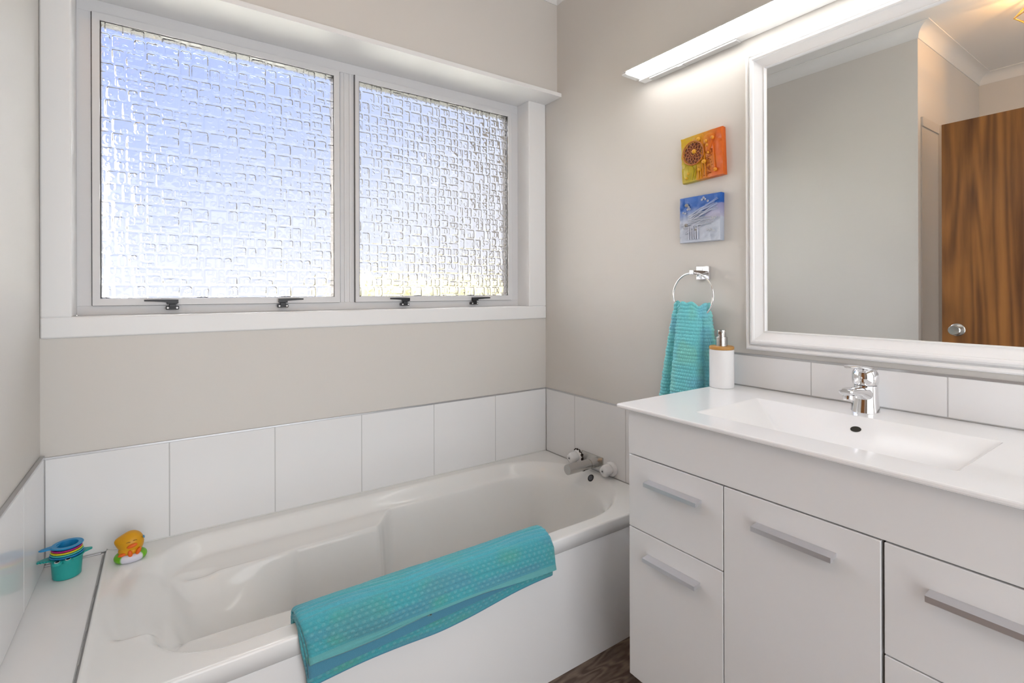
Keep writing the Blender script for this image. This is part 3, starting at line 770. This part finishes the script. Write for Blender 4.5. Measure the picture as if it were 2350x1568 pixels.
def hand_towel():
    # cross sections (y, x) at the ring and at the hem
    top = np.array([(-.780, -.022), (-.786, -.050), (-.800, -.064), (-.806, -.060), (-.812, -.068), (-.835, -.080), (-.858, -.081), (-.880, -.074), (-.888, -.064), (-.896, -.055), (-.901, -.040), (-.898, -.024)])
    bot = np.array([(-.706, -.014), (-.706, -.040), (-.735, -.062), (-.775, -.040), (-.792, -.094), (-.820, -.108), (-.855, -.106), (-.888, -.098), (-.893, -.046), (-.915, -.056), (-.938, -.040), (-.934, -.014)])
    nu, nv = 240, 300
    def cat(c_, n):
        s = np.r_[0, np.cumsum(np.hypot(*np.diff(c_, axis=0).T))]; s /= s[-1]; tt = np.linspace(0, 1, n); out_ = np.zeros((n, 2))
        m_ = np.zeros_like(c_); m_[1:-1] = (c_[2:]-c_[:-2])/(s[2:]-s[:-2])[:, None]; m_[0] = (c_[1]-c_[0])/(s[1]-s[0]); m_[-1] = (c_[-1]-c_[-2])/(s[-1]-s[-2])
        k = np.clip(np.searchsorted(s, tt)-1, 0, len(s)-2); h = s[k+1]-s[k]; q = (tt-s[k])/h; q = q[:, None]; h = h[:, None]
        return (2*q**3-3*q**2+1)*c_[k]+(q**3-2*q**2+q)*h*m_[k]+(-2*q**3+3*q**2)*c_[k+1]+(q**3-q**2)*h*m_[k+1]
    A, B = cat(top, nu), cat(bot, nu)
    v = np.linspace(0, 1, nv); P = np.zeros((nu, nv, 3))
    zt, zb = 1.157, .800
    for j, vv in enumerate(v):
        if vv < .08:      # over the ring: curve up from behind
            f = vv/.08; a = PI*(1-f)*.62
            y = A[:, 0]; x = A[:, 1]
            P[:, j, 0] = x*(1-.0)+(1-math.cos(a))*.018*(np.abs(x)/.06); P[:, j, 1] = y; P[:, j, 2] = zt-.012+.012*math.sin(PI/2*f+.0)-.006*(1-f)
        else:
            f = (vv-.08)/.92; g = f**.75
            P[:, j, 0] = A[:, 1]*(1-g)+B[:, 1]*g; P[:, j, 1] = A[:, 0]*(1-g)+B[:, 0]*g; P[:, j, 2] = zt+(zb-zt)*f
    u = np.linspace(0, 1, nu)[:, None]; zz = P[..., 2]
    # terry ribs, deeper every few rows
    rib = np.sin(2*PI*zz/.0115+.9*np.sin(u*9)) + .9*np.sin(2*PI*zz/.041+.5*np.sin(u*7))
    dot = np.sin(2*PI*u*nu*.0+2*PI*u*46)*np.sin(2*PI*zz/.0115*.5)
    N = np.cross(np.gradient(P, axis=0), np.gradient(P, axis=1)); N /= np.linalg.norm(N, axis=-1, keepdims=True)+1e-9
    out_sign = np.sign((N[..., 0]).mean())*-1
    amp = (.0011*rib+.0006*dot+.0005*noise2((nu, nv), (70, 90), 3))
    P += N*(amp*out_sign)[..., None]
    P[..., 2] += (.005*np.sin(u*14)+.004*np.sin(u*31))*np.exp(-((zz-zt)/.02)**2)
    C = dye((nu, nv), 4, (.17, .58, .62), (.20, .58, .54), (.19, .52, .66)); C = C*(1+.10*np.tanh(dot*2)[..., None]) ; hem = (zz < zb+.03)[..., None]
    C = np.where(hem, np.array((.14, .38, .55)), C)
    o = grid('hand_towel', P, TOWEL, None, np.clip(C, 0, 1)); s = o.modifiers.new('thickness', 'SOLIDIFY'); s.thickness = .005; s.offset = 0
    tag(o, 'turquoise hand towel hanging folded from the chrome towel ring', 'towel')
hand_towel()

# ---- bath towel over the rim ---------------------------------------------
bt = empty('bath_towel', (-.91, -.70, .44), 'turquoise waffle bath towel folded over the front edge of the bath', 'towel')
def bath_layer(name, off, hang, y_in, zin, hem, seed, bulge):
    nu, nv = 560, 330
    x0, x1 = -1.262, -.557
    u = np.linspace(0, 1, nu)
    # profile in the y-z plane: inside the bath, over the rim, down the outside
    def profile(ux):
        t0 = off
        zb = hang(ux)
        pts = [(-.646+t0*.6, zin), (-.645+t0, .432), (-.650+t0*.9, .4445+t0*.8), (-.665, .4500+t0+bulge(ux)), (-.690, .4505+t0+bulge(ux)*.8), (-.704-t0*.5, .447+t0*.8),
               (-.7145-t0, .432+t0*.2), (-.7185-t0, .410), (-.7195-t0*1.15, .390), (-.7180-t0*1.55, zb)]
        return pts
    P = np.zeros((nu, nv, 3))
    for i, ux in enumerate(u):
        c_ = np.array(profile(ux)); s = np.r_[0, np.cumsum(np.hypot(*np.diff(c_, axis=0).T))]; L_ = s[-1]
        tt = np.linspace(0, L_, nv)
        # smooth interpolation
        yy = np.interp(tt, s, c_[:, 0]); z_ = np.interp(tt, s, c_[:, 1])
        k = np.ones(9)/9
        yp = np.convolve(np.pad(yy, 4, 'edge'), k, 'valid'); zp = np.convolve(np.pad(z_, 4, 'edge'), k, 'valid'); yp[0], zp[0] = yy[0], z_[0]
        zp[-4:] = z_[-4:]; yp[-4:] = yy[-4:]
        P[i, :, 1] = yp; P[i, :, 2] = zp
    P[..., 0] = (x0+(x1-x0)*u)[:, None]
    v = np.linspace(0, 1, nv)[None]; U = u[:, None]*np.ones((1, nv))
    Lm = .155; dist = (1-v)*np.linalg.norm(np.diff(P[nu//2], axis=0), axis=1).sum()+0*U   # distance from hem
    xx = P[..., 0]
    # slanted ends and slight skew
    P[..., 0] += .016*sstep(.12, 0, dist)*(1-U) + .004*sstep(.12, 0, dist)*U
    N = np.cross(np.gradient(P, axis=0), np.gradient(P, axis=1)); N /= np.linalg.norm(N, axis=-1, keepdims=True)+1e-9
    if N[:, int(nv*.9), 1].mean() > 0: N = -N
    # waffle rows
    row = dist/.0105; brick = np.floor(row) % 2*.5
    du = (xx/.0175+brick) % 1; dv = row % 1
    cell = np.exp(-((du-.5)/.21)**4-((dv-.5)/.13)**2)
    line = np.exp(-((dv)/.13)**2)+np.exp(-((dv-1)/.13)**2)
    onband = dist < hem
    waf = np.where(onband, 0, sstep(hem, hem+.008, dist))
    topz = sstep(.070, .095, dist)
    ridges = np.sin(2*PI*(dist+.004*np.sin(xx*11)+.003*np.sin(xx*23))/.0135)
    amp = waf*(1-topz)*(.0008*cell-.0005*line) + topz*.0010*ridges + .00018*noise2((nu, nv), (120, 70), seed)*waf
    wav = ((.0030 if off > .01 else .0012)*noise2((nu, nv), (9, 5), seed+5) + (.004*np.sin(xx*9+seed) if off > .01 else 0))*sstep(.09, .03, dist)
    P += N*(amp+wav)[..., None]
    C = dye((nu, nv), seed, (.062, .345, .40), (.078, .355, .325), (.085, .285, .385))
    C = C*(1-topz[..., None]*.6)+np.array((.085, .43, .53))*topz[..., None]*.6
    dots = (waf*(1-topz)*cell)[..., None]*.75
    C = C*(1-dots*.36)+np.array((.26, .50, .54))*dots*.36; C = C*(1+.07*rng.standard_normal((nu, nv))[..., None]); C = C*(1-(waf*(1-topz)*line)[..., None]*.22)  # line term paints shade between the waffle rows into the colour
    C = np.where(onband[..., None], np.array((.12, .38, .40)) if off > .01 else np.array((.07, .25, .36)), C)
    # end roundings
    ex = np.minimum(U, 1-U)*(x1-x0); rnd = np.sqrt(np.clip(1-(1-np.clip(ex/.008, 0, 1))**2, 0, 1))
    P += N*((rnd-1)*.004)[..., None]
    o = grid(name, P, TOWEL, bt, np.clip(C, 0, 1)); s = o.modifiers.new('thickness', 'SOLIDIFY'); s.thickness = .0055; s.offset = -1 
    return o, N
bath_layer('under_fold', .001, lambda u: .322+.024*u**1.5+.006*math.sin(u*9), 0, .40, .003, 21, lambda u: 0.)
bath_layer('middle_fold', .0075, lambda u: .350+.030*u+.0*math.sin(u*7)-.000, 0, .40, .030, 33, lambda u: 0.)
bath_layer('top_fold', .0165, lambda u: .385+.010*math.sin(u*PI)-.012*u, 0, .405, .0155, 47, lambda u: .002*math.sin(u*8)+.004*u)

# ================================================================== PICTURES
def clay(bm_list, name, m, parent): return O(name, bm_list, m, parent)
def art(name, yc, zc, rotdeg, lab, colf, build):
    e_ = empty(name, (0, yc, zc-.078), lab, 'picture', 'small square relief canvases')
    a = math.radians(rotdeg)
    def T(s, t_, h):   # s to the right (-y), t up, h out of the wall
        s2 = s*math.cos(a)-t_*math.sin(a); t2 = s*math.sin(a)+t_*math.cos(a)
        return Vector((-h, yc-s2, zc+t2))
    def part(pname, bmf):
        b = BM(); bmf(b)
        for v in b.verts:
            v.co = T(*v.co)
        bmesh.ops.recalc_face_normals(b, faces=b.faces)
        o = O(pname, b, DYE, e_); 
        def cf(p):
            s2 = -(p.y-yc); t2 = p.z-zc; s = s2*math.cos(a)+t2*math.sin(a); t_ = -s2*math.sin(a)+t2*math.cos(a)
            return tuple(q*.78 for q in colf(s, t_, pname))
        paint_bm(o, cf); return o
    # rough canvas block
    def canv(b):
        n = 40; hw = .0775
        r_ = [[None]*(n+1) for _ in range(n+1)]
        ns = noise2((n+1, n+1), (14, 14), int(yc*-1000+zc*100))
        for i in range(n+1):
            for j in range(n+1):
                s = -hw+2*hw*i/n; t_ = -hw+2*hw*j/n
                r_[i][j] = b.verts.new((s, t_, .0185+.0009*ns[i, j]))
        for i in range(n):
            for j in range(n): b.faces.new((r_[i][j], r_[i+1][j], r_[i+1][j+1], r_[i][j+1]))
        edge = [r_[i][0] for i in range(n+1)]+[r_[n][j] for j in range(1, n+1)]+[r_[i][n] for i in range(n-1, -1, -1)]+[r_[0][j] for j in range(n-1, 0, -1)]
        back = [b.verts.new((v.co.x*1.01, v.co.y*1.01, -.0035)) for v in edge]; mid = [b.verts.new((v.co.x*1.018+.0006*random.uniform(-1, 1), v.co.y*1.018+.0006*random.uniform(-1, 1), .012)) for v in edge]
        N_ = len(edge)
        for i in range(N_):
            j = (i+1) % N_; b.faces.new((edge[j], edge[i], mid[i], mid[j])); b.faces.new((mid[j], mid[i], back[i], back[j]))
        b.faces.new(back)
    part('canvas', canv)
    build(part)
def mix3(a, b, t_): return tuple(a[i]*(1-t_)+b[i]*t_ for i in range(3))
def col_sun(s, t_, pn):
    k = min(1, max(0, (s+.045+.012*math.sin(t_*60))/.10))
    c_ = mix3((.72, .46, .01), (.80, .15, .01), k)
    if s < -.02 and t_ < -.01: c_ = (.60, .46, .015)
    if pn == 'web_wheel': c_ = (.58, .19, .045)
    if pn == 'dark_disc': c_ = (.22, .045, .01)
    if pn == 'bead': c_ = mix3(c_, (.85, .42, .02), .6)
    if pn == 'gravel': c_ = (.48, .10, .01)
    return c_
def build_sun(part):
    cx, cy, R_ = -.028, .017, .040
    def disc(b): lathe(b, [(R_-.004, .018), (R_-.004, .0208), (.001, .0210)], (cx, cy, 0), (0, 0, 1), 36)
    part('dark_disc', disc)
    def wheel(b):
        tube(b, [(cx+R_*math.cos(2*PI*i/48), cy+R_*math.sin(2*PI*i/48), .023) for i in range(48)], .0022, 8, closed=True)
        for k in range(12):
            for sg in (1, -1):
                pts = []
                for q in range(10):
                    f = q/9; rr = .006+(R_-.006)*f; a = 2*PI*k/12+sg*1.05*(1-f)**1.2; pts.append((cx+rr*math.cos(a), cy+rr*math.sin(a), .0235))
                tube(b, pts, .0009, 6)
    part('web_wheel', wheel)
    if 1:
        for x, y, r in ((cx+.004, cy+.004, .0085), (-.006, .058, .0075), (.012, -.022, .0075), (-.010, -.045, .0065), (.052, -.058, .0065), (-.050, -.050, .005), (-.058, -.064, .005), (.025, .030, .0055), (.022, .045, .006), (.046, .050, .006), (.028, .004, .0045)):
            part('bead', lambda b, x=x, y=y, r=r: ball(b, (x, y, .0215), r, r, r, 14, 9))
    def leaves(b):
        for x, y, w_, h_, an in ((.030, .052, .024, .016, .2), (.030, .028, .012, .022, -.5), (.006, .050, .007, .024, -.1), (-.050, -.045, .022, .026, .1)):
            R3 = Matrix.Rotation(an, 3, 'Z'); ball(b, (x, y, .0195), w_, h_, .0024, 20, 8, rot=R3)
            R_v = [(x+math.sin(-an)*h_*q, y+math.cos(an)*h_*q, .0222) for q in (-.8, -.3, .3, .8)]; tube(b, R_v, .0009, 6)
    part('leaves', leaves)
    def sticks(b):
        for x0, y0, x1, y1 in ((.000, .066, .004, -.070), (.006, .066, .016, -.073), (-.022, -.028, -.030, -.073), (-.014, -.026, -.012, -.074), (-.006, -.026, -.002, -.074), (-.034, -.030, -.040, -.074), (.045, .03, .05, -.06)):
            tube(b, [(x0, y0, .019), ((x0+x1)/2+.002, (y0+y1)/2, .021), (x1, y1, .019)], .0018, 8)
    part('strands', sticks)
    def grav(b):
        for i in range(110):
            f = random.random(); x = .022+.010*f+random.gauss(0, .007); y = -.070+.085*f
            ball(b, (x, y, .020), random.uniform(.0010, .0019), None, None, 6, 4)
    part('gravel', grav)['kind'] = 'stuff'
def col_sea(s, t_, pn):
    k = min(1, max(0, (t_+.005+.006*math.sin(s*70))/.045))
    c_ = mix3((.60, .66, .78), (.02, .14, .55), k)
    if s > .02 and .0 < t_ < .045 : c_ = mix3(c_, (.50, .44, .62), .6)
    if pn == 'twigs': c_ = mix3((.66, .70, .82), (.28, .40, .78), max(0, min(1, (t_-.01)/.05)))
    if pn == 'ring_bead': c_ = (.62, .64, .70)
    if pn == 'pearl': c_ = (.35, .33, .30)
    return c_
def build_sea(part):
    def tw(b):
        rr = random.Random(3)
        for i in range(15):
            x0 = rr.uniform(-.045, -.01); y0 = rr.uniform(-.006, .014); x1 = rr.uniform(.045, .072); y1 = rr.uniform(.022, .062)
            tube(b, [(x0, y0, .0195), ((x0+x1)/2, (y0+y1)/2+rr.uniform(-.004, .004), .024), (x1, y1, .0195)], .0013, 7)
        for i in range(12):
            x0 = rr.uniform(-.075, -.04); y0 = rr.uniform(-.05, .0); x1 = rr.uniform(.02, .07); y1 = rr.uniform(-.022, .004)
            tube(b, [(x0, y0, .0195), ((x0+x1)/2, (y0+y1)/2+rr.uniform(-.004, .010), .0235), (x1, y1, .0195)], .0012, 7)
        for i in range(5):
            x = -.040+.0085*i; tube(b, [(x, -.022, .0205), (x+.001, -.068, .0205)], .0026, 8)
    part('twigs', tw)
    if 1:
        for x, y in ((-.062, .026), (-.054, .023), (-.044, .036), (-.036, .036), (-.040, .043), (.012, .062), (.018, .068), (.024, .062), (.034, .055), (.050, -.002), (.056, -.006), (.062, -.002), (.032, -.040), (.040, -.043), (.048, -.041), (.056, -.045), (-.055, -.022), (-.058, -.028), (-.010, -.030), (-.008, -.042)):
            part('ring_bead', lambda b, x=x, y=y: tube(b, [(x+.0026*math.cos(2*PI*i/14), y+.0026*math.sin(2*PI*i/14), .0215) for i in range(14)], .0013, 6, closed=True))
    for x, y, r in ((-.048, .050, .0065), (-.050, -.018, .006), (-.012, -.036, .004)): part('pearl', lambda b, x=x, y=y, r=r: ball(b, (x, y, .0215), r, None, None, 14, 9))
art('relief_picture', -.8655, 1.6550, 2.2, 'orange and yellow relief picture with a woven wheel, above the blue one', col_sun, build_sun)
art('relief_picture', -.8575, 1.4450, -.3, 'blue and white relief picture of crossed twigs, below the orange one', col_sea, build_sea)

# ================================================================== TOYS
def toy(o, c_): flat_col(o, c_)
CXY = (-1.7265, -.098)
def cup(name, lab, cxy, z0, h, r0, r1, rim, c_, fl=.004, extra=None):
    e_ = empty(name, (cxy[0], cxy[1], z0), lab, 'bath toy', 'nested stacking cups')
    b = BM()
    prof = [(r0*.9, 0), (r0, .0025), (r1, h-.003), (rim, h-.0028), (rim+.0012, h-.0012), (rim, h+.0004), (r1-.0006, h), (r1-.0010, h-.003), (r0-.0010, .0035), (.001, .003)]
    lathe(b, prof, (cxy[0], cxy[1], z0), (0, 0, 1), 40, cap1=True)
    o = O('cup_body', b, TOY, e_); toy(o, c_)
    if extra: extra(e_)
    return e_
TEAL = (.02, .36, .33)
def croc(e_):
    x, y = CXY; z = .437+.0565
    def flat(pts, th, nm, c_):
        b = BM(); loft(b, [[(p[0], p[1], z-th) for p in pts], [(p[0], p[1], z+.0008) for p in pts]], True, True, True); bmesh.ops.recalc_face_normals(b, faces=b.faces)
        o = O(nm, b, TOY, e_); toy(o, c_)
    # scalloped tail flap towards the wall, nose flap on the other side
    f = [(x-.026, y+.016), (x-.058, y-.004), (x-.0605, y-.010)]
    for i in range(5): 
        f += [(x-.056+.006*i, y-.0155-.0015*i), (x-.053+.006*i, y-.0125-.0015*i)]
    f += [(x-.022, y-.024)]
    flat(f, .003, 'tail_flap', TEAL)
    f = [(x+.024, y-.014)]+[(x+.046+.006*math.cos(a), y+.012+.006*math.sin(a)) for a in np.linspace(-1.2, 1.6, 7)]+[(x+.036, y+.022), (x+.022, y+.024)]
    flat(f, .003, 'nose_flap', TEAL)
    for i, dx in enumerate((-.0150, .0060)):
        ex, ey = x+dx, y-.0375+.004*i
        b = BM(); lathe(b, [(.0108, -.006), (.0112, -.001), (.0105, .0006), (.001, .0012)], (ex, ey, z), (0, 0, 1), 24); o = O('eye_bump', b, TOY, e_); toy(o, TEAL)
        b = BM(); lathe(b, [(.0075, .0010), (.0070, .0016), (.001, .0019)], (ex, ey-.001, z), (0, 0, 1), 24, sq=.8); q = O('eye_white', b, TOY, e_); toy(q, (.75, .80, .78))
        b = BM(); lathe(b, [(.0056, .0017), (.0052, .0023), (.001, .0026)], (ex+.0008, ey-.001, z), (0, 0, 1), 24, sq=.8); q = O('pupil', b, TOY, e_); toy(q, (.004, .004, .004))
cup('stacking_cup', 'teal stacking cup with two eyes, bottom of the stack on the ledge', CXY, .4372, .056, .0300, .0335, .0370, TEAL, extra=croc)
zz = .4372+.056
for lab, c_, h, rim, dz in (('deep blue rim just above the teal cup in the stack on the ledge', (.01, .22, .50), .050, .0352, .0065),
                            ('pale aqua rim third from the bottom of the cup stack', (.07, .50, .46), .046, .0338, .0118),
                            ('yellow rim in the middle of the cup stack on the ledge', (.75, .66, .02), .042, .0325, .0170),
                            ('magenta rim just under the open blue cup of the stack', (.50, .01, .22), .038, .0312, .0222)):
    cup('stacking_cup', lab, CXY, zz+dz-h, h, rim-.0120, rim-.0052, rim, c_)
def whale(e_):
    x, y = CXY; z = zz+.0300
    b = BM()
    out_ = [(x-.010, y+.026), (x-.032, y+.012), (x-.052, y+.002), (x-.056, y-.004), (x-.050, y-.009), (x-.033, y-.008), (x-.024, y-.018)]
    loft(b, [[(p[0], p[1], z-.0055) for p in out_], [(p[0], p[1], z-.002) for p in out_]], True, True, True); bmesh.ops.recalc_face_normals(b, faces=b.faces)
    o = O('tail', b, TOY, e_); toy(o, (.01, .25, .52))
cup('stacking_cup', 'open bright blue cup with a tail on top of the stack', (CXY[0]+.001, CXY[1]), zz+.0300-.034, .034, .0195, .0240, .0330, (.01, .25, .52), extra=whale)

# rubber duck sitting in a swim ring, leaning back against the tiles
dk = empty('rubber_duck', (-1.590, -.092, RIMZ), 'yellow rubber duck in a green and white swim ring on the bath corner', 'bath toy')
dx, dy = -1.590, -.092
b = BM(); Rg, rg_ = .0245, .0112; nR, nr = 48, 18
rings = []
for i in range(nR+1):
    a = 2*PI*i/nR; rings.append([(dx+(Rg*1.12+rg_*math.cos(2*PI*k/nr))*math.cos(a), dy+(Rg*.92+rg_*math.cos(2*PI*k/nr))*math.sin(a), RIMZ+.0112+rg_*math.sin(2*PI*k/nr)) for k in range(nr)])
loft(b, rings, True); bmesh.ops.remove_doubles(b, verts=b.verts, dist=1e-5); bmesh.ops.recalc_face_normals(b, faces=b.faces)
o = O('swim_ring', b, TOY, dk)
paint_bm(o, lambda p: (.16, .48, .01) if (int((math.atan2(p.y-dy, p.x-dx)+.62) // (PI/2)) % 2 == 0) else (.72, .70, .78))
# body: a fat drop whose tail points up and to the left
b = BM()
TD = Vector((-.96, .05, .27)).normalized(); TH = Vector((.35, -.1, .9)).normalized()
def bodyf(p):
    q = p.copy(); k = max(0, p.dot(TD)); q = q + TD*(.34*k**9); return q
ball(b, (dx+.0015, dy+.002, RIMZ+.0465), .0300, .0280, .0335, 44, 30, fn=bodyf)
ball(b, (dx-.001, dy-.003, RIMZ+.030), .0275, .022, .020, 30, 16)
o = O('duck_body', b, TOY, dk); toy(o, (.68, .32, .004))
def orn(nm, c, rx, ry, rz, rot, c_):
    b = BM(); ball(b, c, rx, ry, rz, 20, 12, rot=rot); o = O(nm, b, TOY, dk); toy(o, c_); return o
OR = (.78, .13, .008)
orn('beak', (dx+.005, dy-.0275, RIMZ+.048), .0125, .0045, .0052, Matrix.Rotation(-.25, 3, 'Y'), OR)
orn('foot', (dx+.0005, dy-.0265, RIMZ+.0255), .0055, .005, .0105, Matrix.Rotation(-.15, 3, 'Y'), OR)
orn('foot', (dx+.0190, dy-.0230, RIMZ+.0285), .0055, .005, .0105, Matrix.Rotation(.45, 3, 'Y'), OR)
orn('wing', (dx-.0180, dy-.0200, RIMZ+.0255), .0100, .006, .0045, Matrix.Rotation(-.2, 3, 'Y'), OR)
orn('patch', (dx+.0310, dy-.0075, RIMZ+.0600), .0022, .0040, .0045, Matrix.Rotation(-.3, 3, 'Y'), (.10, .30, .50))
for ex, ez in ((-.0040, .0570), (.0115, .0600)):
    b = BM(); tube(b, [(dx+ex+.0045*math.cos(a), dy-.0268+.0025*abs(math.cos(a)), RIMZ+ez+.0022*math.sin(a)) for a in np.linspace(.2, PI-.2, 9)], .0006, 6); o = O('eye', b, TOY, dk); toy(o, (.12, .06, .01))

# ================================================================== SEEN IN THE MIRROR
# open veneered door
d1 = empty('door_1', (-1.765, -1.43, FZ), 'walnut veneer door standing open, seen in the mirror', kind='structure')
bm = BM(); box(bm, -1.782, -1.745, -1.820, -1.042, FZ+.006, 2.035, .001); O('door_leaf', bm, VENEER, d1)
for sgn, x in ((1, -1.745),):
    bm = BM(); lathe(bm, [(.031, 0), (.031, .003), (.027, .006), (.012, .009), (.011, .030), (.016, .036), (.0235, .040), (.0240, .052), (.021, .0555), (.001, .0535)], (x, -1.102, 1.004), (1, 0, 0), 36)
    O('door_knob', bm, STEEL, d1)
# white door and frame in the return wall
bm = BM()
box(bm, -2.185, -2.095, Y1-.018, Y1, FZ, 2.125, .002); box(bm, -2.185, -1.835, Y1-.012, Y1, 2.075, 2.125, .002); box(bm, -2.095, -2.088, Y1-.022, Y1, FZ, 2.11, .001)
box(bm, -2.095, -1.835, Y1-.006, Y1, FZ, 2.08)
struct('door_2', bm, mat('cream_door_paint', (.62, .58, .53), .4), 'pale painted doorframe beside the walnut door, seen in the mirror')

# pendant with a wire cage
pl = empty('pendant_light', (-1.83, -1.41, CZ), 'gold wire cage ceiling light with a warm bulb, seen in the mirror', 'light')
pxx, pyy = -1.83, -1.41
top = [(pxx+.028*math.cos(2*PI*k/6), pyy+.028*math.sin(2*PI*k/6), CZ-.018) for k in range(6)]
mid = [(pxx+.118*math.cos(2*PI*(k+.25)/6), pyy+.118*math.sin(2*PI*(k+.25)/6), 2.475) for k in range(6)]
low = [(pxx+.070*math.cos(2*PI*(k+.25)/6), pyy+.070*math.sin(2*PI*(k+.25)/6), 2.430) for k in range(6)]
bm = BM()
for k in range(6):
    j = (k+1) % 6
    for a, b_ in ((top[k], mid[k]), (mid[k], mid[j]), (mid[k], low[k]), (low[k], low[j]), (top[k], top[j]), (mid[k], top[j])):
        tube(bm, [a, b_], .0026, 8)
O('cage', bm, GOLD, pl)
bm = BM(); lathe(bm, [(.045, 0), (.045, -.012), (.030, -.020), (.016, -.022), (.016, -.045), (.0145, -.047)], (pxx, pyy, CZ), (0, 0, 1), 28); O('ceiling_rose', bm, GOLD, pl)
bm = BM(); ball(bm, (pxx, pyy, 2.508), .010, .010, .013, 20, 12)
O('bulb', bm, mat('warm_bulb', (1, .8, .5), .4, emit=(1., .52, .17), est=750.), pl)
